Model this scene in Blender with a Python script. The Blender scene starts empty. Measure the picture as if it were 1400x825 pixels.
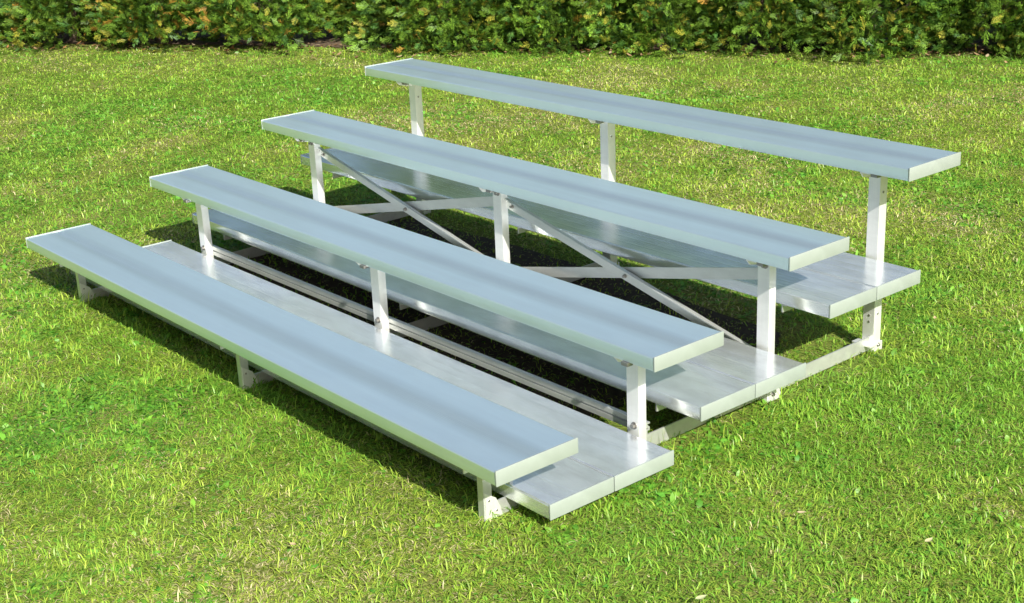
import bpy, bmesh, math, random
import numpy as np
from mathutils import Vector, Matrix
R = math.radians
rng = np.random.default_rng(11)
random.seed(5)
scene = bpy.context.scene
COL = scene.collection
G = 0.212                      # height of the measured origin above the soil

# ------------------------------------------------------------------ materials
def new_mat(name):
    m = bpy.data.materials.new(name); m.use_nodes = True
    nt = m.node_tree
    return m, nt, nt.nodes, nt.links, nt.nodes['Principled BSDF']

def ramp(nodes, pts):
    r = nodes.new('ShaderNodeValToRGB'); e = r.color_ramp.elements
    e[0].position, e[0].color = pts[0][0], pts[0][1]
    e[1].position, e[1].color = pts[-1][0], pts[-1][1]
    for p, c in pts[1:-1]:
        n = e.new(p); n.color = c
    return r

def g4(v): return (v, v, v, 1)

def aluminium(name, base, metal, rough, stretch=(0.6, 14, 14), vary=.1, bump=.02, tint_vary=.05, smudge=0.0, dark_band=0.0):
    m, nt, N, L, b = new_mat(name)
    tc = N.new('ShaderNodeTexCoord'); mp = N.new('ShaderNodeMapping')
    mp.inputs['Scale'].default_value = stretch
    L.new(tc.outputs['Object'], mp.inputs['Vector'])
    n1 = N.new('ShaderNodeTexNoise'); n1.inputs['Scale'].default_value = 3.0
    n1.inputs['Detail'].default_value = 6; n1.inputs['Roughness'].default_value = .62
    L.new(mp.outputs[0], n1.inputs['Vector'])
    n2 = N.new('ShaderNodeTexNoise'); n2.inputs['Scale'].default_value = 9.0
    n2.inputs['Detail'].default_value = 5
    L.new(tc.outputs['Object'], n2.inputs['Vector'])
    lo = tuple(c * (1 - tint_vary) for c in base); hi = tuple(min(1, c * (1 + tint_vary)) for c in base)
    r1 = ramp(N, [(.3, (*lo, 1)), (.7, (*hi, 1))])
    L.new(n1.outputs['Fac'], r1.inputs['Fac'])
    col = r1.outputs['Color']
    if smudge:
        sp = N.new('ShaderNodeMapping'); sp.inputs['Scale'].default_value = (3.2, 9, 9)
        L.new(tc.outputs['Object'], sp.inputs['Vector'])
        n4 = N.new('ShaderNodeTexNoise'); n4.inputs['Scale'].default_value = 1.6; n4.inputs['Detail'].default_value = 8
        n4.inputs['Roughness'].default_value = .7
        L.new(sp.outputs[0], n4.inputs['Vector'])
        r4 = ramp(N, [(.44, g4(1)), (.54, g4(1 - smudge*.45)), (.70, g4(1 - smudge))])
        L.new(n4.outputs['Fac'], r4.inputs['Fac'])
        mx = N.new('ShaderNodeMix'); mx.data_type = 'RGBA'; mx.blend_type = 'MULTIPLY'
        mx.inputs[0].default_value = 1
        L.new(col, mx.inputs[6]); L.new(r4.outputs['Color'], mx.inputs[7])
        col = mx.outputs[2]
    if dark_band:      # base colour darkened over the fluted strip along the middle of a seat
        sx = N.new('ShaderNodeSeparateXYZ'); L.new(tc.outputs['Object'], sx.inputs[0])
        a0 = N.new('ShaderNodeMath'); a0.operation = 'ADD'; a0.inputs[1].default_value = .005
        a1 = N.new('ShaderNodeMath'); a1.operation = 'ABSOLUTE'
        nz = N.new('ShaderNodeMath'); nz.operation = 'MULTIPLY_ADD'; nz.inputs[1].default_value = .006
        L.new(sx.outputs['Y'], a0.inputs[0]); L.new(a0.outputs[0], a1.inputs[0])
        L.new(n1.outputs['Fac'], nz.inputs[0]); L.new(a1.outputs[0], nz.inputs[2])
        rb = ramp(N, [(.012, g4(1 - dark_band)), (.022, g4(1 - dark_band*.85)), (.052, g4(1))])
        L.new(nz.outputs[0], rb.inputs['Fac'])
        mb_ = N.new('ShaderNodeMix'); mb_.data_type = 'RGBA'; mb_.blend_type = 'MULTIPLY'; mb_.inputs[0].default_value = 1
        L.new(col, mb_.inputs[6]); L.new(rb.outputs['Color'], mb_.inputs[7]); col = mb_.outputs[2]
    L.new(col, b.inputs['Base Color'])
    r2 = ramp(N, [(.3, g4(rough - vary / 2)), (.72, g4(rough + vary / 2))])
    ad = N.new('ShaderNodeMath'); ad.operation = 'ADD'
    ml = N.new('ShaderNodeMath'); ml.operation = 'MULTIPLY'; ml.inputs[1].default_value = .5
    L.new(n1.outputs['Fac'], ad.inputs[0]); L.new(n2.outputs['Fac'], ad.inputs[1])
    L.new(ad.outputs[0], ml.inputs[0]); L.new(ml.outputs[0], r2.inputs['Fac'])
    L.new(r2.outputs['Color'], b.inputs['Roughness'])
    b.inputs['Metallic'].default_value = metal
    mp3 = N.new('ShaderNodeMapping'); mp3.inputs['Scale'].default_value = (.35, 1, 1)
    L.new(tc.outputs['Object'], mp3.inputs['Vector'])
    n3 = N.new('ShaderNodeTexNoise'); n3.inputs['Scale'].default_value = 11
    L.new(mp3.outputs[0], n3.inputs['Vector'])
    bp = N.new('ShaderNodeBump'); bp.inputs['Strength'].default_value = bump; bp.inputs['Distance'].default_value = .02
    L.new(n3.outputs['Fac'], bp.inputs['Height']); L.new(bp.outputs[0], b.inputs['Normal'])
    return m

M_seat = aluminium('anodised_aluminium', (.77, .925, .94), .84, .33, (.5, 14, 14), .08, .03, .025, smudge=.03, dark_band=.17)
M_plank = aluminium('mill_aluminium_plank', (.85, .89, .91), .80, .22, (.7, 3.5, 3.5), .09, .012, .03, smudge=.24)
M_cap = aluminium('end_cap_aluminium', (.46, .52, .485), .5, .42, (2, 8, 8), .1, .03, .04)
M_post = aluminium('mill_aluminium_post', (.89, .90, .88), .60, .36, (14, 14, .8), .14, .04, .05, smudge=.10)
M_rail = aluminium('mill_aluminium_rail', (.66, .68, .66), .68, .36, (2, 12, 12), .12, .04, .05, smudge=.15)
M_bolt = aluminium('zinc_bolt', (.34, .33, .31), .9, .38, (10, 10, 10), .1, .02, .1)

def leaf_mat(name, attr, rough, trans, spec=.3):
    m, nt, N, L, b = new_mat(name)
    a = N.new('ShaderNodeAttribute'); a.attribute_name = attr
    L.new(a.outputs['Color'], b.inputs['Base Color'])
    b.inputs['Roughness'].default_value = rough
    b.inputs['Specular IOR Level'].default_value = spec
    t = N.new('ShaderNodeBsdfTranslucent')
    L.new(a.outputs['Color'], t.inputs['Color'])
    mx = N.new('ShaderNodeMixShader'); mx.inputs[0].default_value = trans
    L.new(b.outputs[0], mx.inputs[1]); L.new(t.outputs[0], mx.inputs[2])
    L.new(mx.outputs[0], N['Material Output'].inputs['Surface'])
    return m
M_grass = leaf_mat('grass_blade', 'tint', .42, .38, .35)
M_thuja = leaf_mat('arborvitae_foliage', 'tint', .5, .22, .3)
M_dry = leaf_mat('dry_leaf', 'tint', .7, .2, .2)

def ground_mat():
    m, nt, N, L, b = new_mat('lawn_ground')
    tc = N.new('ShaderNodeTexCoord')
    n1 = N.new('ShaderNodeTexNoise'); n1.inputs['Scale'].default_value = 1.1; n1.inputs['Detail'].default_value = 7
    n2 = N.new('ShaderNodeTexNoise'); n2.inputs['Scale'].default_value = 90; n2.inputs['Detail'].default_value = 4
    L.new(tc.outputs['Object'], n1.inputs['Vector']); L.new(tc.outputs['Object'], n2.inputs['Vector'])
    r1 = ramp(N, [(.32, (.090, .145, .022, 1)), (.52, (.140, .170, .034, 1)), (.7, (.19, .185, .065, 1))])
    r2 = ramp(N, [(.3, g4(.5)), (.7, g4(1.3))])
    L.new(n1.outputs['Fac'], r1.inputs['Fac']); L.new(n2.outputs['Fac'], r2.inputs['Fac'])
    mx = N.new('ShaderNodeMix'); mx.data_type = 'RGBA'; mx.blend_type = 'MULTIPLY'; mx.inputs[0].default_value = 1
    L.new(r1.outputs['Color'], mx.inputs[6]); L.new(r2.outputs['Color'], mx.inputs[7])
    L.new(mx.outputs[2], b.inputs['Base Color'])
    b.inputs['Roughness'].default_value = .95; b.inputs['Specular IOR Level'].default_value = .1
    bp = N.new('ShaderNodeBump'); bp.inputs['Strength'].default_value = .6; bp.inputs['Distance'].default_value = .02
    L.new(n2.outputs['Fac'], bp.inputs['Height']); L.new(bp.outputs[0], b.inputs['Normal'])
    return m
M_ground = ground_mat()

def soil_mat():
    m, nt, N, L, b = new_mat('brown_soil')
    tc = N.new('ShaderNodeTexCoord')
    n1 = N.new('ShaderNodeTexNoise'); n1.inputs['Scale'].default_value = 28; n1.inputs['Detail'].default_value = 8
    L.new(tc.outputs['Object'], n1.inputs['Vector'])
    r1 = ramp(N, [(.3, (.04, .027, .015, 1)), (.55, (.11, .072, .04, 1)), (.75, (.22, .16, .09, 1))])
    L.new(n1.outputs['Fac'], r1.inputs['Fac']); L.new(r1.outputs['Color'], b.inputs['Base Color'])
    b.inputs['Roughness'].default_value = .95
    bp = N.new('ShaderNodeBump'); bp.inputs['Strength'].default_value = .9; bp.inputs['Distance'].default_value = .03
    L.new(n1.outputs['Fac'], bp.inputs['Height']); L.new(bp.outputs[0], b.inputs['Normal'])
    return m
M_soil = soil_mat()

def bark_mat():
    m, nt, N, L, b = new_mat('grey_brown_bark')
    tc = N.new('ShaderNodeTexCoord'); mp = N.new('ShaderNodeMapping'); mp.inputs['Scale'].default_value = (30, 30, 4)
    n1 = N.new('ShaderNodeTexNoise'); n1.inputs['Scale'].default_value = 2; n1.inputs['Detail'].default_value = 6
    L.new(tc.outputs['Object'], mp.inputs['Vector']); L.new(mp.outputs[0], n1.inputs['Vector'])
    r1 = ramp(N, [(.3, (.05, .035, .025, 1)), (.7, (.17, .12, .085, 1))])
    L.new(n1.outputs['Fac'], r1.inputs['Fac']); L.new(r1.outputs['Color'], b.inputs['Base Color'])
    b.inputs['Roughness'].default_value = .9
    return m
M_bark = bark_mat()

# ------------------------------------------------------------------ mesh helpers
class MB:
    def __init__(s): s.bm = bmesh.new()
    def box(s, lo, hi, bevel=0.0):
        x0, y0, z0 = lo; x1, y1, z1 = hi
        v = [s.bm.verts.new(p) for p in ((x0,y0,z0),(x1,y0,z0),(x1,y1,z0),(x0,y1,z0),(x0,y0,z1),(x1,y0,z1),(x1,y1,z1),(x0,y1,z1))]
        f = [s.bm.faces.new([v[i] for i in q]) for q in ((3,2,1,0),(4,5,6,7),(0,1,5,4),(1,2,6,5),(2,3,7,6),(3,0,4,7))]
        if bevel:
            es = list({e for q in f for e in q.edges})
            bmesh.ops.bevel(s.bm, geom=es, offset=bevel, segments=2, affect='EDGES', profile=.6)
        return s
    def sweep(s, prof, origin, axis, u, w, length=None, end=None):
        """extrude polygon prof (pairs along u and w) from origin along axis"""
        o = Vector(origin); a = Vector(axis).normalized(); u = Vector(u); w = Vector(w)
        n = len(prof)
        A = [s.bm.verts.new(o + u * p[0] + w * p[1]) for p in prof]
        B = [s.bm.verts.new(o + a * length + u * p[0] + w * p[1]) for p in prof]
        for i in range(n):
            j = (i + 1) % n
            s.bm.faces.new((A[i], A[j], B[j], B[i]))
        s.bm.faces.new(A[::-1]); s.bm.faces.new(B)
        return s
    def cyl(s, c, axis, r, h, seg=10):
        a = Vector(axis).normalized(); t = a.orthogonal().normalized(); k = a.cross(t)
        pr = [(r * math.cos(2*math.pi*i/seg), r * math.sin(2*math.pi*i/seg)) for i in range(seg)]
        return s.sweep(pr, c, a, t, k, h)
    def poly(s, pts, normal, th):
        """flat plate: outline pts, given thickness along normal"""
        n = Vector(normal) * th
        A = [s.bm.verts.new(Vector(p)) for p in pts]; B = [s.bm.verts.new(Vector(p) + n) for p in pts]
        k = len(pts)
        for i in range(k): s.bm.faces.new((A[i], A[(i+1)%k], B[(i+1)%k], B[i]))
        s.bm.faces.new(A[::-1]); s.bm.faces.new(B)
        return s
    def build(s, name, mat, parent=None, origin=(0,0,0), smooth=28):
        bm = s.bm
        bmesh.ops.recalc_face_normals(bm, faces=bm.faces[:])
        bm.transform(Matrix.Translation(-Vector(origin)))
        me = bpy.data.meshes.new(name); bm.to_mesh(me); bm.free()
        me.materials.append(mat)
        me.shade_smooth(); me.set_sharp_from_angle(angle=R(smooth))
        o = bpy.data.objects.new(name, me); COL.objects.link(o)
        o.location = origin
        if parent: o.parent = parent
        return o

def lprof(a, b, t):   # angle section: one leg along u (length a), one along w (length b)
    return [(0,0),(a,0),(a,t),(t,t),(t,b),(0,b)]

def tag(o, label=None, cat=None, group=None, kind=None):
    if label: o['label'] = label
    if cat: o['category'] = cat
    if group: o['group'] = group
    if kind: o['kind'] = kind
    return o

# ------------------------------------------------------------------ the bleacher
Lx, W, T = 2.594, 0.2413, 0.0351
SY = [0.0, 0.4914, 0.9818, 1.4804]; SZ = [0.0, 0.1229, 0.2528, 0.3876]
FY = [0.1461, 0.6470, 1.1460]; FZ = [-0.1339, -0.0516, 0.0832]; FW = 0.4025; FT = 0.0363
bl = bpy.data.objects.new('bleacher', None); COL.objects.link(bl)
tag(bl, 'silver aluminium bleacher with four rows of bench seats standing on the lawn', 'bleacher')
bl.location = (0, 0, G)
bl.empty_display_size = .2
RB = bl                          # children are written in the bleacher's own frame, origin at the front seat

def arc(cx, cz, r, a0, a1, n=4):
    return [(cx + r*math.cos(R(a0+(a1-a0)*i/n)), cz + r*math.sin(R(a0+(a1-a0)*i/n))) for i in range(n+1)]

def board_profile(w, t, groove, r=.0048):
    """hollow plank section in (y, z): rounded shoulders, fluted middle, returned lower lips"""
    top = []
    p = [(w, -r - .0008)] + arc(w - r, -r, r, 0, 90) + [(w - r - .0008, 0)]
    n = 190
    for i in range(1, n):
        y = (w - r - .0016) - (w - 2*r - .0032) * i / n
        top.append((y, groove(y / w)))
    p += top
    p += [(r + .0008, 0)] + arc(r, -r, r, 90, 180) + [(0, -r - .0008)]
    # front face: slight set-back under the shoulder, then a lower lip
    p += [(0, -t*.5), (.0003, -t*.9), (.0012, -t), (.026, -t), (.026, -t+.003), (.004, -t+.003), (.004, -.005)]
    p += [(w-.004, -.005), (w-.004, -t+.003), (w-.026, -t+.003), (w-.026, -t), (w-.0012, -t), (w-.0003, -t*.9), (w, -t*.5)]
    return p

def seat_groove(f):
    d = abs(f - .48)
    z = 0.0
    if d < .15:
        e = .5 * (1 + math.cos(math.pi * d / .15))
        z -= .0006 * e + .00075 * e * (1 - math.cos(2 * math.pi * (f - .48) * 38))
    return z
def plank_groove(f):
    z = 0.0
    for c in (.2, .4, .6, .8):
        d = abs(f - c)
        if d < .035: z -= .00006 * (1 + math.cos(math.pi * d / .035))
    return z

def board(name, x0, x1, y0, ztop, w, t, groove, mat, cap_mat):
    o = MB().sweep([(a, b) for a, b in board_profile(w, t, groove)], (x0 + .0062, y0, ztop), (1,0,0), (0,1,0), (0,0,1), x1 - x0 - .0124).build(name, mat, RB, ((x0+x1)/2, y0 + w/2, ztop), 40)
    for side in (0, 1):
        xa = x0 if side == 0 else x1 - .0042
        mb = MB().box((xa, y0 - .0008, ztop - t - .001), (xa + .0042, y0 + w + .0008, ztop + .0022), .0016)
        c = mb.build('end_cap', cap_mat, None, (xa, y0 + w/2, ztop), 40)
        c.parent = o; c.location = Vector((xa, y0 + w/2, ztop)) - o.location
    return o

for i in range(4):
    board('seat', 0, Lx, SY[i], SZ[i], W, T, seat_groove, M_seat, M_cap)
bw = FW/2 - .0021
for i in range(3):
    for k in range(2):
        board('foot_plank', -.006, Lx + .006, FY[i] + k*(FW/2 + .0021), FZ[i] - .0004*k, bw, FT, plank_groove, M_plank, M_cap)

PX = [0.206, 1.315, 2.427]                     # left edge of each frame's uprights
gz = -G
def bolt(parent_list, c, axis, r=.0065, h=.006, washer=True):
    m = MB()
    if washer: m.cyl(c, axis, r*1.5, .0018, 14)
    a = Vector(axis).normalized()
    m.cyl(Vector(c) + a*.0018 if washer else c, axis, r, h, 6)
    o = m.build('bolt', M_bolt, None, c)
    p = parent_list; o.parent = p; o.location = Vector(c) - p.location
    return o

for fi, px in enumerate(PX):
    # base rail on the ground: upright leg facing the end, ground leg below
    y0, y1 = .085, 1.600
    sl = (.016) / (y1 - y0)
    xr = px + .010
    MB().sweep([(0,0),(.004,0),(.004,.0415),(0,.0415)], (xr - .004, y0, gz - .002), (0, 1, sl*.8), (1,0,0), (0,0,1), y1-y0)\
        .sweep([(-.032,0),(-.0042,0),(-.0042,.004),(-.032,.004)], (xr, y0, gz - .002), (0, 1, sl*.8), (1,0,0), (0,0,1), y1-y0)\
        .build('base_rail', M_rail, RB, (xr, .8, gz))
    # front leg
    lx0, ly = px - .010, .082
    ztop = -T - .0005
    leg = MB().sweep([(0,0),(.021,0),(.021,.025),(.017,.025),(.017,.004),(0,.004)], (lx0, ly, gz - .01), (0,0,1), (1,0,0), (0,1,0), ztop - gz + .01)\
        .build('leg', M_rail, RB, (lx0, ly, gz))
    # foot gusset of the front leg
    gx = lx0 + .0212
    gp = MB().poly([(gx, ly+.002, gz+.002), (gx, ly+.052, gz+.002), (gx, ly+.046, gz+.026), (gx, ly+.034, gz+.052), (gx, ly+.002, gz+.074)], (1,0,0), .0035).build('gusset_plate', M_post, RB, (gx, ly, gz))
    for dy, dz in ((.012, .052), (.034, .020)):
        bolt(gp, (gx+.0037, ly+dy, gz+dz), (1,0,0), .0028, .002, False)
    # uprights of rows two to four
    for r in (1, 2, 3):
        py = FY[r-1] + FW + .0125
        a, b, th = .0405, .027, .004
        if r == 3: a, b = .039, .034
        zt = SZ[r] - T - .0005
        dx = (0, -.006, -.022)[r-1]
        x = px + dx
        z0 = gz - .008
        pr = [(0,0),(a,0),(a,b),(a-th,b),(a-th,th),(th,th),(th,.012),(0,.012)]
        post = MB().sweep(pr, (x, py, z0), (0,0,1), (1,0,0), (0,1,0), zt - z0).build('post', M_post, RB, (x, py, gz))
        # bolts on the front web and on the side leg
        if r == 2:
            bolt(post, (x + a*.62, py, zt - .034), (0,-1,0), .007, .009)
            bolt(post, (x + a*.55, py, -.115), (0,-1,0), .0055, .006)
        if r == 1:
            bolt(post, (x + a*.62, py, -.118), (0,-1,0), .0065, .008)
        if r == 3:
            for zz in (-.118, -.098):
                bolt(post, (x + a*.55, py, zz), (0,-1,0), .0038, .0015, False)
            bolt(post, (x + a, py + b*.45, -.092), (1,0,0), .0038, .0015, False)
            bolt(post, (x + a, py + b*.45, zt - .075), (1,0,0), .004, .0015, False)
        # base foot gusset
        gx = x + a + .0003
        ys = py + .004
        gp = MB().poly([(gx, ys, gz+.003), (gx, ys+.046, gz+.003), (gx, ys+.048, gz+.018), (gx, ys+.040, gz+.036), (gx, ys+.024, gz+.046), (gx, ys, gz+.048)] if r < 3 else
                       [(gx, ys-.002, gz+.003), (gx, ys+.036, gz+.003), (gx, ys+.036, gz+.030), (gx, ys-.002, gz+.030)], (1,0,0), .0035).build('gusset_plate', M_post, RB, (gx, ys, gz))
        bolt(gp, (gx+.0035, ys+.015, gz+.022), (1,0,0), .004, .004)
        if r == 3:
            MB().box((x-.012, py-.034, gz+.028), (x+a+.016, py-.002, gz+.034), .001).build('foot_plate', M_post, RB, (x, py, gz))
        # arm under the seat
        ax = x + .022
        yf, yb = SY[r] + .006, SY[r] + W - .03
        zz = SZ[r] - T - .0006
        MB().poly([(ax, yf, zz-.003), (ax, yf+.012, zz-.018), (ax, py-.004, zz-.030), (ax, py-.004, zz)], (1,0,0), .004)\
            .poly([(ax, yf, zz), (ax, py-.004, zz), (ax, py-.004, zz-.004), (ax, yf, zz-.004)], (1,0,0), .034)\
            .build('seat_arm', M_post, RB, (ax, py, zz))
        c = MB().box((ax + .036, py - .075, zz - .010), (ax + .058, py - .055, zz - .0003), .001).build('seat_clip', M_bolt, RB, (ax, py, zz))
        # arm carrying the foot planks of the row behind / of this row
        if r < 3:
            zf = FZ[r] - FT - .0008
            xb = x + a - .030
            ya, yb2 = FY[r] + .006, py + .50
            MB().sweep([(0,0),(.016,0),(.016,-.004),(.004,-.004),(.004,-.024),(0,-.024)], (xb, ya, zf), (0,1,0), (1,0,0), (0,0,1), yb2 - ya).build('plank_support', M_rail, RB, (xb, ya, zf))
            cl = MB().box((xb + .0165, ya + .010, zf - .005), (xb + .030, ya + .026, zf - .0005), .001).build('plank_clip', M_rail, RB, (xb, ya, zf))
            bolt(cl, (xb + .023, ya + .018, zf - .005), (0,0,-1), .004, .004, False)
    # front seat arm
    MB().box((lx0 + .031, .02, -T - .026), (lx0 + .035, W - .02, -T - .0006)).build('seat_arm', M_post, RB, (lx0, .1, -T))
    MB().sweep([(0,0),(.016,0),(.016,.003),(.003,.003),(.003,.02),(0,.02)], (lx0 + .020, .150, -.160), (0,0,1), (1,0,0), (0,1,0), .07).build('anchor_bracket', M_rail, RB, (lx0, .1, -.16))

# long rail behind the row-two posts
yr = FY[0] + FW + .0125 + .0275
MB().sweep([(0,0),(.013,0),(.013,-.004),(.004,-.004),(.006,-.008),(.012,-.013),(.012,-.022),(.004,-.022),(.004,-.033),(0,-.033),(0,-.019),(.008,-.019),(.008,-.0155),(0,-.0135)], (PX[0] - .02, yr, -.116), (1,0,0), (0,1,0), (0,0,1), PX[2] - PX[0] + .06)\
    .build('long_rail', M_rail, RB, (1.3, yr, -.116))
# crossed braces between the row-three posts
yb = FY[1] + FW + .0125 + .029
for i in (0, 1):
    xa, xb = PX[i] + .018, PX[i+1] + .022
    for (zA, zB, yo) in ((.150, -.106, 0), (-.095, .150, .0165)):
        d = Vector((xb - xa, 0, zB - zA)); ln = d.length; d.normalize()
        up = Vector((0,1,0)).cross(d) * -1
        if up.z < 0: up = -up
        if yo == 0:
            pr = [(0,-.016),(.004,-.016),(.004,0.012),(.014,0.012),(.014,.016),(0,.016)]
            pr = [(-p[0] - .0005, p[1]) for p in pr]
        else:
            pr = [(0,-.0165),(.004,-.0165),(.004,.0165),(0,.0165)]
        br = MB().sweep(pr, (xa, yb + yo - .010 if yo else yb, zA), d, (0,1,0), up, ln).build('cross_brace', M_rail, RB, ((xa+xb)/2, yb, (zA+zB)/2))
        if yo == 0:
            c = Vector((xa, yb - .005, zA)) + d * (ln * .5)
            bolt(br, c - up*.002, (0,-1,0), .0045, .008)
            bolt(br, Vector((xa, yb - .005, zA)) + d * .045, (0,-1,0), .0045, .008)

# ------------------------------------------------------------------ ground and camera-independent layout
def fbm(x, y, scale, seed, octv=4):
    """cheap smooth value noise on numpy arrays, about 0..1"""
    r = np.random.default_rng(seed)
    tot = np.zeros_like(x); amp = 1; norm = 0
    for o in range(octv):
        n = 128
        tb = r.random((n, n))
        u = x * scale * 2**o + 37.3*o; v = y * scale * 2**o + 11.7*o
        i = np.floor(u).astype(int); j = np.floor(v).astype(int); fx = u - i; fy = v - j
        fx = fx*fx*(3-2*fx); fy = fy*fy*(3-2*fy)
        a = tb[i % n, j % n]; b = tb[(i+1) % n, j % n]; c = tb[i % n, (j+1) % n]; d = tb[(i+1) % n, (j+1) % n]
        tot += amp * ((a*(1-fx)+b*fx)*(1-fy) + (c*(1-fx)+d*fx)*fy); norm += amp; amp *= .5
    return tot / norm

me = bpy.data.meshes.new('lawn_ground')
S = 250
me.from_pydata([(-S,-S,0),(S,-S,0),(S,S,0),(-S,S,0)], [], [(0,1,2,3)])
me.materials.append(M_ground)
gr = bpy.data.objects.new('ground', me); COL.objects.link(gr); tag(gr, kind='structure')

CAM = Vector((4.7428, -1.7007, 1.3586 + G))
H0 = np.array([-5.97, 2.19]); U = np.array([.843, .537]); NB = np.array([-.537, .843])   # foot line of the hedge
def hedge_t(x, y): return (x - H0[0])*U[0] + (y - H0[1])*U[1]
def hedge_d(x, y): return (x - H0[0])*NB[0] + (y - H0[1])*NB[1]     # + behind the foot line

# soil bed below the hedge, ragged front edge
ts = np.linspace(-6, 14, 260)
fr = .26 - .20*(fbm(ts, ts*0, 1.3, 3) - .35) - .08*fbm(ts, ts*0+5, 6, 4)
vs = []; fs = []
for i, t in enumerate(ts):
    for dd in (fr[i], 1.9):
        p = H0 + U*t + NB*dd; vs.append((p[0], p[1], .004))
    if i: fs.append((2*i-2, 2*i, 2*i+1, 2*i-1))
me = bpy.data.meshes.new('soil_bed'); me.from_pydata(vs, [], fs); me.materials.append(M_soil)
sb = bpy.data.objects.new('soil_bed', me); COL.objects.link(sb); tag(sb, kind='structure')
for p in me.polygons:
    if p.normal.z < 0: me.flip_normals(); break

# added dark sheet: deeper shadow below the rows painted into its colour
me = bpy.data.meshes.new('shade_patch')
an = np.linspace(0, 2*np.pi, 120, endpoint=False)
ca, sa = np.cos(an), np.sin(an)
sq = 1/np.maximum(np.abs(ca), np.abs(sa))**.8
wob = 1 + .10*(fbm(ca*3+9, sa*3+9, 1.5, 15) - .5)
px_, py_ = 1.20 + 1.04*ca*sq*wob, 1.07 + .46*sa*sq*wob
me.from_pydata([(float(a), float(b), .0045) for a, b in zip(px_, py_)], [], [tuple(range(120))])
M_shade, nt_, N_, L_, b_ = new_mat('painted_shade')
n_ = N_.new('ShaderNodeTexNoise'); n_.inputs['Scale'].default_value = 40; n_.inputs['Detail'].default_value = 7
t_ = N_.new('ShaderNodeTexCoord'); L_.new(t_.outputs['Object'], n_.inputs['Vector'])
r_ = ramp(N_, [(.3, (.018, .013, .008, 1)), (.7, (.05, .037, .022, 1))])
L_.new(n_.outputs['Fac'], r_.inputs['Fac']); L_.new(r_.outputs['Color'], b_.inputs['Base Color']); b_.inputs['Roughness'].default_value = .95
me.materials.append(M_shade)
eo = bpy.data.objects.new('shade_patch', me); COL.objects.link(eo); tag(eo, kind='structure')

# ------------------------------------------------------------------ grass
def raw_mesh(name, V, loops, starts, col_v, mat, smooth=False):
    me = bpy.data.meshes.new(name)
    me.vertices.add(len(V)); me.vertices.foreach_set('co', V.astype(np.float32).ravel())
    me.loops.add(len(loops)); me.loops.foreach_set('vertex_index', loops.astype(np.int32))
    me.polygons.add(len(starts)); me.polygons.foreach_set('loop_start', starts.astype(np.int32))
    me.update(calc_edges=True)
    at = me.attributes.new('tint', 'FLOAT_COLOR', 'POINT')
    c4 = np.ones((len(V), 4), np.float32); c4[:, :3] = col_v
    at.data.foreach_set('color', c4.ravel())
    me.materials.append(mat)
    if smooth: me.polygons.foreach_set('use_smooth', np.ones(len(starts), bool))
    return me

def sample_lawn():
    """points over the lawn, denser near the standing viewer"""
    N = 5200000
    x = rng.uniform(-8.5, 6.4, N); y = rng.uniform(-2.2, 7.5, N)
    area = 14.9*9.7
    d = np.hypot(np.hypot(x - CAM.x, y - CAM.y), CAM.z)
    az = np.degrees(np.arctan2(-(x - CAM.x), y - CAM.y))          # 0 = +y, positive to -x
    rho = 31000 * np.minimum(1, (4.2/d))**1.7
    rho = np.where(az < 22, rho*.45, rho); rho = np.where(az > 78, rho*.45, rho)
    rho = np.where((az < 12) | (az > 90), 0, rho)
    rho *= (d < 12.5)
    rho *= np.where((x > .1) & (x < 2.5) & (y > .6) & (y < 1.62), .30, 1)
    hd = hedge_d(x, y)
    edge = .36 - .42*fbm(hedge_t(x, y), x*0+2.2, 1.6, 8) - .12*fbm(x, y, 7, 9)
    rho *= np.clip((edge - hd)/.16 + .5, 0, 1)
    # thinner, worn spots
    thin = fbm(x, y, .9, 21)
    rho *= .75 + .5*np.clip((thin-.3)*2.0, 0, 1)
    keep = rng.random(N) < rho * area / N
    return x[keep], y[keep], d[keep], hd[keep]
gx, gy, gd, ghd = sample_lawn()
n = len(gx)
print('blades', n)
# dry map: strawy patches, stronger on the near left side of the bleacher and along the hedge
dry = fbm(gx, gy, .8, 31) * .55 + fbm(gx, gy, 3.2, 32) * .45
nearleft = np.clip((1.9 - gx) / 1.6, 0, 1) * np.clip((-.05 - gy)/.25, 0, 1)
dry = dry + .12*nearleft + .05*np.clip((ghd + 1.3)/1.2, 0, 1) - .07*np.clip((gx - 2.3)/.6, 0, 1)
lush = fbm(gx, gy, 1.6, 41)*.5 + fbm(gx, gy, 6.5, 42)*.5
u = rng.random(n)
p_dry = np.clip((dry - .46)*2.4, .05, .60)
is_dry = u < p_dry
is_weed = (~is_dry) & (rng.random(n) < np.clip((lush - .49)*2.4, .03, .50))
Ln = rng.uniform(.018, .038, n) * (.75 + .5*lush)
Ln[is_dry] *= .85; Ln[is_weed] *= .72
Ln *= np.clip(1.15 - .035*gd, .78, 1)
tall = rng.random(n) < .03; Ln[tall] *= 1.45
lod = np.clip(gd/4.4, .85, 2.2)
Wd = rng.uniform(.0021, .0042, n) * lod**.85
Wd[is_weed] = rng.uniform(.007, .0155, is_weed.sum()) * lod[is_weed]**.4
Wd[is_dry] *= .82
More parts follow.
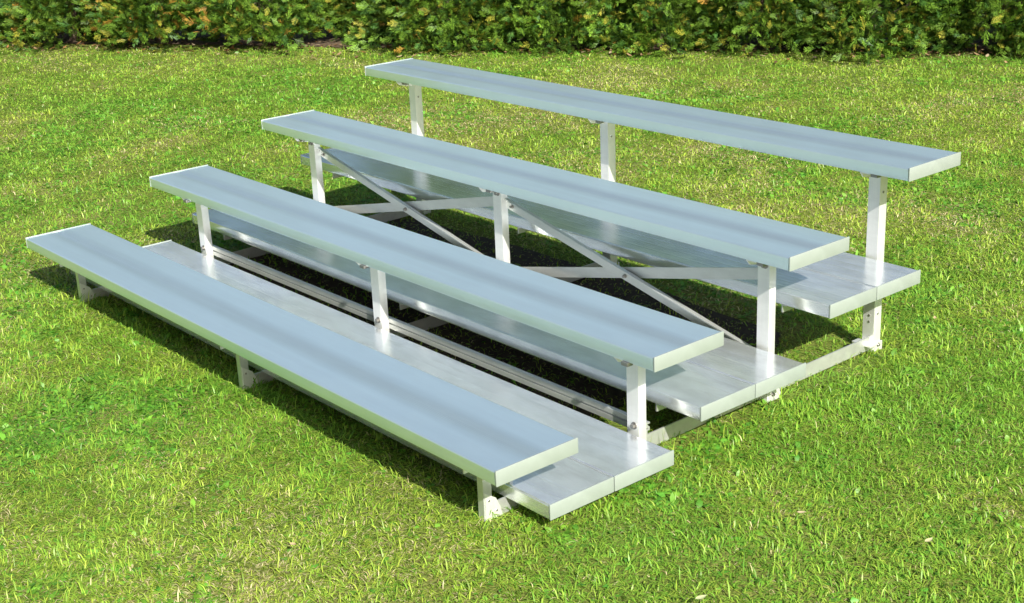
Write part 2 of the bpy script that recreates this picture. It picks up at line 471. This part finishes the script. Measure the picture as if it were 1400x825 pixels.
# under the lowest planks and along rails the blades stay short
feet = [(px + .012, yy) for px in PX for yy in (.10, .59, 1.09, 1.58)]
for fx_, fy_ in feet:
    dd = np.hypot(gx - fx_, gy - fy_)
    Ln *= 1 + .75*np.exp(-(dd/.075)**2)
for px in PX:
    dd = np.abs(gx - (px + .012)); on = (gy > .1) & (gy < 1.6)
    Ln *= np.where(on, 1 + .30*np.exp(-(dd/.04)**2), 1)
under = (gx > -.03) & (gx < Lx+.03) & (gy > .12) & (gy < .58)
Ln[under] = np.minimum(Ln[under], .030)
shade = (gx > -.1) & (gx < Lx) & (gy > .0) & (gy < 1.7)
clump = fbm(gx, gy, 9, 51)*2*np.pi*2.2
az = np.where(rng.random(n) < .5, clump + rng.normal(0, .5, n), rng.uniform(0, 2*np.pi, n))
lean = np.abs(rng.normal(1.08, .40, n)); lean[is_dry] += .35; lean[is_weed] += .25
lean = np.where(rng.random(n) < .35, rng.uniform(1.0, 1.5, n), lean)
lean = np.clip(lean, .08, 1.5)
yaw = az + rng.normal(0, .5, n) + np.pi/2
dx, dy = np.cos(az), np.sin(az)
wx, wy = np.cos(yaw), np.sin(yaw)
def at(frac, curve):
    l = lean * (1 + curve*frac*.6)
    l = np.clip(l, 0, 1.62)
    h = Ln * frac
    return np.stack([gx + dx*h*np.sin(l), gy + dy*h*np.sin(l), np.maximum(.002, h*np.cos(l))], 1)
W3 = np.stack([wx, wy, np.zeros(n)], 1) * (Wd/2)[:, None]
base = np.stack([gx, gy, np.zeros(n)], 1) - np.array([0,0,.003])
mid = at(.55, .25); tip = at(1.0, 1.0)
fw = np.where(is_weed, 1.25, .92)[:, None]
V = np.empty((n, 5, 3))
V[:,0] = base - W3*.7; V[:,1] = base + W3*.7; V[:,2] = mid + W3*fw; V[:,3] = mid - W3*fw; V[:,4] = tip
# colours: real blade albedos
green = np.array([.180, .385, .038]); yel = np.array([.420, .525, .070]); deep = np.array([.052, .225, .030])
straw = np.array([.66, .60, .33]); brown = np.array([.34, .26, .10]); weed = np.array([.095, .310, .032])
k = np.clip((dry - .30)*2.2 + rng.normal(0, .28, n), 0, 1)[:, None]
c = green*(1-k) + yel*k
kd = np.clip((lush-.50)*2.4 + rng.normal(0, .25, n), 0, 1)[:, None]*.75
c = c*(1-kd) + deep*kd
kw = rng.random(n)[is_weed][:, None]
c[is_weed] = weed*(1-kw) + np.array([.20, .40, .04])*kw
ks = (rng.random(n)[is_dry]**2.6)[:, None]
c[is_dry] = straw*(1-ks) + brown*ks
sp = np.clip(1.25 - .10*gd, .5, .85)
c *= (1.0 + rng.uniform(-.38, .34, n)*sp)[:, None]
colv = np.repeat(np.clip(c, 0, .8), 5, axis=0)
off = (np.arange(n)*5)[:, None]
loops = np.concatenate([off + np.array([0,1,2,3]), off + np.array([3,2,4])], 1).ravel()
starts = (np.arange(n)*7)[:, None] + np.array([0, 4]); starts = starts.ravel()
me = raw_mesh('grass', V.reshape(-1,3), loops, starts, colv, M_grass, True)
gobj = bpy.data.objects.new('grass', me); COL.objects.link(gobj)
tag(gobj, 'mown green lawn grass mixed with dry straw around the bleacher', 'grass', kind='stuff')

# ------------------------------------------------------------------ arborvitae hedge
def spray_template(seed):
    """one flat fan of scale foliage in its local frame: axis +x, fan in xy; returns quads (k,4,3) and a tip weight"""
    r = np.random.default_rng(seed)
    Q = []; tipw = []
    def strip(p, q, w0, w1, tw):
        d = q - p; nrm = np.array([-d[1], d[0], 0.0]); nrm /= np.linalg.norm(nrm) + 1e-9
        Q.append([p - nrm*w0, p + nrm*w0, q + nrm*w1, q - nrm*w1]); tipw.append(tw)
    def bend(s): return np.array([s, 0, -.35*s*s/.15])
    Ls = 1.0
    L0 = .145
    strip(bend(0), bend(L0*.55), .0028, .0024, .1); strip(bend(L0*.55), bend(L0), .003, .0012, .7)
    for s in np.linspace(.20, .90, 7):
        for sd in (-1, 1):
            b0 = bend(L0*(s + r.uniform(-.03, .03)))
            ln = L0 * (.48*(1 - s*.75)) * r.uniform(.75, 1.25)
            an = R(r.uniform(26, 50)) * sd
            t = b0 + np.array([math.cos(an)*ln, math.sin(an)*ln, -.2*ln + r.normal(0, .006)])
            m = (b0 + t)/2 + np.array([0, 0, .004])
            strip(b0, t, .0037, .0016, .4 + .6*s)
            if ln > .03:
                an2 = an * .35 + r.normal(0, .2)
                t2 = m + np.array([math.cos(an2), math.sin(an2), -.15])*ln*.5
                strip(m, t2, .0030, .0014, .9)
    return np.array(Q), np.array(tipw)
TEMPL = [spray_template(100+i) for i in range(6)]

def crown_mesh(seed, h, rad, dead):
    r = np.random.default_rng(seed)
    Vs = []; Cs = []
    zs = []
    lift = .0 + .26*np.clip(fbm(np.cos(np.linspace(0, 6.2832, 37))*1.5+9, np.sin(np.linspace(0, 6.2832, 37))*1.5+9, 1.2, seed+5) - .25, 0, 1)*1.4
    nb = int(170*h)
    ga = 2.39996
    for b in range(nb):
        f = (b + r.random())/nb
        th = b*ga + r.normal(0, .25)
        z0 = lift[int((th % 6.2832)/6.2832*36)]
        z = z0 + (h - z0) * f**1.15
        prof = rad * (1 - .75*max(0, (z/h - .45)/.55)**1.6) * (.80 + .2*min(1, z/.35))
        rr = prof * (1 + r.normal(0, .13)) * (1.0 if r.random() > .15 else .75)
        if z < .55 and r.random() < .16:      # low fronds that hang out over the lawn
            rr += r.uniform(.05, .16); z = r.uniform(.05, .30); z0 = .02
        c = np.array([math.cos(th)*rr, math.sin(th)*rr, z])
        outw = np.array([math.cos(th), math.sin(th), 0])
        ns = r.integers(40, 56) if z < .8 else r.integers(13, 18)
        tone = np.clip(r.normal(0, .27), -.55, .6)
        bdead = r.random() < dead
        for s in range(ns):
            Q, tw = TEMPL[r.integers(0, 6)]
            sc = r.uniform(.36, .76)
            pos = c + r.normal(0, 1, 3)*np.array([.054, .054, .072]) - outw*r.uniform(0, .14)
            pos[2] = max(pos[2], z0 - .03 + r.random()*.05)
            # direction: outward, sideways spread, some up, tips drooping
            d = outw + r.normal(0, .55, 3)*np.array([1,1,.0]) + np.array([0,0,r.normal(.02, .45)])
            d /= np.linalg.norm(d)
            # fans of this plant hang in near vertical planes
            side = np.cross(d, np.array([0,0,1.0])); side /= np.linalg.norm(side) + 1e-9
            roll = r.normal(1.0, .6) * (1 if r.random() < .5 else -1)
            upv = np.cross(side, d)
            yv = side*math.cos(roll) + upv*math.sin(roll)
            zv = np.cross(d, yv)
            P = (Q @ np.stack([d, yv, zv])) * sc + pos
            P[..., 2] = np.maximum(P[..., 2], .012)
            Vs.append(P)
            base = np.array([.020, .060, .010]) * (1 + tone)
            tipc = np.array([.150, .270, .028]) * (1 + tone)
            x = r.random()
            if bdead and x < .30 or x < .008:
                base = np.array([.16, .075, .02]); tipc = np.array([.44, .27, .045])
            elif x > .88:
                tipc = np.array([.34, .33, .04])
            elif x > .68:
                base = np.array([.030, .085, .018]); tipc = np.array([.07, .17, .03])
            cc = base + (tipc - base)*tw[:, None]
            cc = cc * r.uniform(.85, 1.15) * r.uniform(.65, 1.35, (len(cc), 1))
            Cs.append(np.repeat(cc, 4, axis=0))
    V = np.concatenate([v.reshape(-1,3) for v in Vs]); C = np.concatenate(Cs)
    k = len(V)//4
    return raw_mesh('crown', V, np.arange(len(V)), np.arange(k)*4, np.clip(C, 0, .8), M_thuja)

def trunk_mesh(seed, h):
    r = random.Random(seed)
    bm = bmesh.new()
    def limb(p, q, r0, r1, seg=7):
        d = (q - p).normalized(); t = d.orthogonal().normalized(); kx = d.cross(t)
        A = [bm.verts.new(p + (t*math.cos(2*math.pi*i/seg) + kx*math.sin(2*math.pi*i/seg))*r0) for i in range(seg)]
        B = [bm.verts.new(q + (t*math.cos(2*math.pi*i/seg) + kx*math.sin(2*math.pi*i/seg))*r1) for i in range(seg)]
        for i in range(seg): bm.faces.new((A[i], A[(i+1)%seg], B[(i+1)%seg], B[i]))
        bm.faces.new(A[::-1]); bm.faces.new(B)
    pts = [Vector((r.gauss(0,.012)*i, r.gauss(0,.012)*i, -.03 + h*.9*i/6)) for i in range(7)]
    for i in range(6):
        limb(pts[i], pts[i+1], .045*(1 - i/7.5), .045*(1 - (i+1)/7.5))
    for b in range(46):
        z = .08 + (h*.85)*(b/46)**1.3; a = r.uniform(0, 6.28)
        k = min(5, int(z/(h*.9)*6)); o = pts[k].copy(); o.z = z
        ln = r.uniform(.22, .36)*(1 - .55*z/h)
        limb(o, o + Vector((math.cos(a)*ln, math.sin(a)*ln, r.uniform(-.04, .14))), .009, .004, 5)
    me = bpy.data.meshes.new('trunk'); bm.to_mesh(me); bm.free(); me.materials.append(M_bark)
    return me

crowns = [crown_mesh(61, 1.9, .44, .10), crown_mesh(62, 2.0, .46, .03), crown_mesh(63, 1.8, .42, .16), crown_mesh(64, 2.05, .45, .06)]
trunks = [trunk_mesh(71+i, (1.9, 2.0, 1.8, 2.05)[i]) for i in range(4)]
hedge = [  # position along the hedge, set-back, variant, turn, scale, label
    (-1.35, .46, 1, 40, 1.0, 'green arborvitae shrub standing beyond the left end of the visible hedge'),
    (-.55, .52, 3, 130, 1.0, 'dark green arborvitae shrub at the far left end of the hedge'),
    (.42, .45, 0, 10, 1.0, 'leafy arborvitae shrub beside the dark hollow at the left end of the hedge'),
    (1.22, .40, 2, 200, 1.0, 'arborvitae shrub with orange brown sprays, second left of the dark gap'),
    (2.12, .37, 2, 75, 1.04, 'orange speckled arborvitae shrub directly left of the dark gap in the hedge'),
    (2.86, .86, 3, 300, .96, 'shaded arborvitae shrub set back inside the dark gap of the hedge'),
    (3.52, .42, 0, 150, 1.02, 'arborvitae shrub with rusty dead tips directly right of the dark gap in the hedge'),
    (4.28, .45, 3, 255, 1.0, 'bright green arborvitae shrub behind the middle of the top bench seat'),
    (5.02, .47, 1, 20, 1.0, 'deep green arborvitae shrub above the hollow behind the right half of the top seat'),
    (5.72, .44, 3, 90, .98, 'dense arborvitae shrub reaching down over the bare soil right of the centre of the hedge'),
    (6.45, .42, 1, 190, 1.0, 'plain green arborvitae shrub, second from the right end of the visible hedge'),
    (7.22, .45, 0, 305, 1.0, 'arborvitae shrub with a low green skirt at the right end of the hedge'),
    (8.0, .46, 1, 100, 1.0, 'green arborvitae shrub standing beyond the right end of the visible hedge'),
    (8.8, .46, 3, 10, 1.0, 'outermost arborvitae shrub past the right end of the visible hedge'),
]
for (t, back, var, rz, sc, lab) in hedge:
    p = H0 + U*t + NB*(back - .10)
    e = bpy.data.objects.new('arborvitae_shrub', None); COL.objects.link(e)
    e.location = (p[0], p[1], 0); e.rotation_euler.z = R(rz); e.scale = (sc, sc, sc); e.empty_display_size = .3
    tag(e, lab, 'shrub', 'arborvitae shrubs of the hedge')
    for nm, m in (('crown', crowns[var]), ('trunk', trunks[var])):
        o = bpy.data.objects.new(nm, m); COL.objects.link(o); o.parent = e

# ------------------------------------------------------------------ leaf litter along the hedge foot (nobody could count it)
def leaf_quads(p, az, size, curl, tilt, r):
    """a dry leaf as a bent ten-sided blade: returns vertex list and faces"""
    prof = [(0,0),(.18,.20),(.42,.30),(.68,.24),(.88,.10),(1,0)]
    vs = []; fs = []
    ca, sa = math.cos(az), math.sin(az)
    for i, (s, w) in enumerate(prof):
        for sd in (-1, 0, 1):
            x = (s-.5)*size; y = sd*w*size*.85; z = curl*size*((s-.5)**2*1.6 + abs(sd)*w*.9) + tilt*x
            vs.append((p[0] + ca*x - sa*y, p[1] + sa*x + ca*y, p[2] + z))
    for i in range(len(prof)-1):
        for k in (0, 1):
            a = i*3 + k; fs.append((a, a+1, a+4, a+3))
    return vs, fs
r = np.random.default_rng(77)
V = []; F = []; C = []
for i in range(1500):
    t = r.uniform(-3, 10.5); dd = r.normal(.02, .17)
    p = H0 + U*t + NB*(dd + .05)
    v, f = leaf_quads((p[0], p[1], r.uniform(.006, .022)), r.uniform(0, 6.28), r.uniform(.012, .05), r.uniform(-.2, .6), r.normal(0, .25), r)
    o = len(V); V += v; F += [tuple(a + o for a in q) for q in f]
    b = [np.array([.30, .20, .11]), np.array([.16, .095, .05]), np.array([.48, .38, .24]), np.array([.26, .13, .05])][r.choice(4, p=[.4, .3, .12, .18])]
    C += [b*r.uniform(.7, 1.2)]*len(v)
me = raw_mesh('leaf_litter', np.array(V), np.array(F).ravel(), np.arange(len(F))*4, np.array(C), M_dry)
lo = bpy.data.objects.new('leaf_litter', me); COL.objects.link(lo)
tag(lo, 'brown dry leaves and twigs scattered on the bare soil below the hedge', 'leaf litter', kind='stuff')

# ------------------------------------------------------------------ single fallen leaves on the lawn
leaves = [
    (2.962, .585, .030, .6, (.66, .53, .34), 'pale tan dry leaf on the lawn in front of the lower right foot plank'),
    (3.233, .678, .032, 1.4, (.70, .64, .36), 'yellowish dry leaf lying alone in the green grass at the right'),
    (3.049, .155, .036, 1.2, (.62, .66, .36), 'light green fading leaf at the bottom edge of the lawn'),
    (2.265, -.329, .030, .1, (.68, .52, .30), 'tan dry leaf on strawy grass in front of the front seat'),
    (1.769, -.285, .022, .5, (.66, .52, .26), 'small golden leaf on the lawn left of the tan leaf in front of the bleacher'),
    (2.456, 1.857, .028, 2.2, (.60, .46, .26), 'curled tan leaf on the grass behind the right rear post'),
    (-3.012, 2.745, .060, .3, (.60, .50, .33), 'large dry leaf on sparse lawn near the hedge, left of the top seat'),
]
for (x, y, s, az, colr, lab) in leaves:
    v, f = leaf_quads((0, 0, 0), az, s*.75, .35, .12, None)
    me = raw_mesh('fallen_leaf', np.array(v), np.array(f).ravel(), np.arange(len(f))*4, np.tile(np.array(colr)*.78, (len(v), 1)), M_dry, True)
    o = bpy.data.objects.new('fallen_leaf', me); COL.objects.link(o); o.location = (x, y, .033)
    tag(o, lab, 'leaf', 'fallen leaves on the lawn')

# ------------------------------------------------------------------ light
SUN = Vector((1.33, -.455, 1.0)).normalized()
el = math.asin(SUN.z); rot = math.atan2(SUN.x, SUN.y)
w = bpy.data.worlds.new('World'); scene.world = w; w.use_nodes = True
nt = w.node_tree
sky = nt.nodes.new('ShaderNodeTexSky'); sky.sky_type = 'NISHITA'; sky.sun_disc = False
sky.sun_elevation = el; sky.sun_rotation = rot
bg = nt.nodes['Background']; bg.inputs['Strength'].default_value = .066
sky.dust_density = 2.4; sky.ozone_density = .4
nt.links.new(sky.outputs[0], bg.inputs['Color'])
sl = bpy.data.lights.new('sun', 'SUN'); sl.energy = 4.6; sl.angle = R(.5); sl.color = (1, .955, .87)
so = bpy.data.objects.new('sun', sl); COL.objects.link(so)
so.rotation_euler = SUN.to_track_quat('Z', 'Y').to_euler(); so.location = (4, -2, 6)

# ------------------------------------------------------------------ camera
cam = bpy.data.cameras.new('camera'); co = bpy.data.objects.new('camera', cam); COL.objects.link(co)
cam.sensor_width = 36; cam.lens = 36*1916.32/1400
cam.clip_end = 600; cam.clip_start = .05
co.location = CAM; co.rotation_euler = (1.230919, .0422097, .867798)
scene.camera = co

scene.view_settings.view_transform = 'Standard'
scene.view_settings.look = 'None'
scene.view_settings.exposure = 1.0
scene.view_settings.gamma = 1
scene.view_settings.use_curve_mapping = False
scene.cycles.max_bounces = 8
scene.cycles.transparent_max_bounces = 4
scene.cycles.use_denoising = True
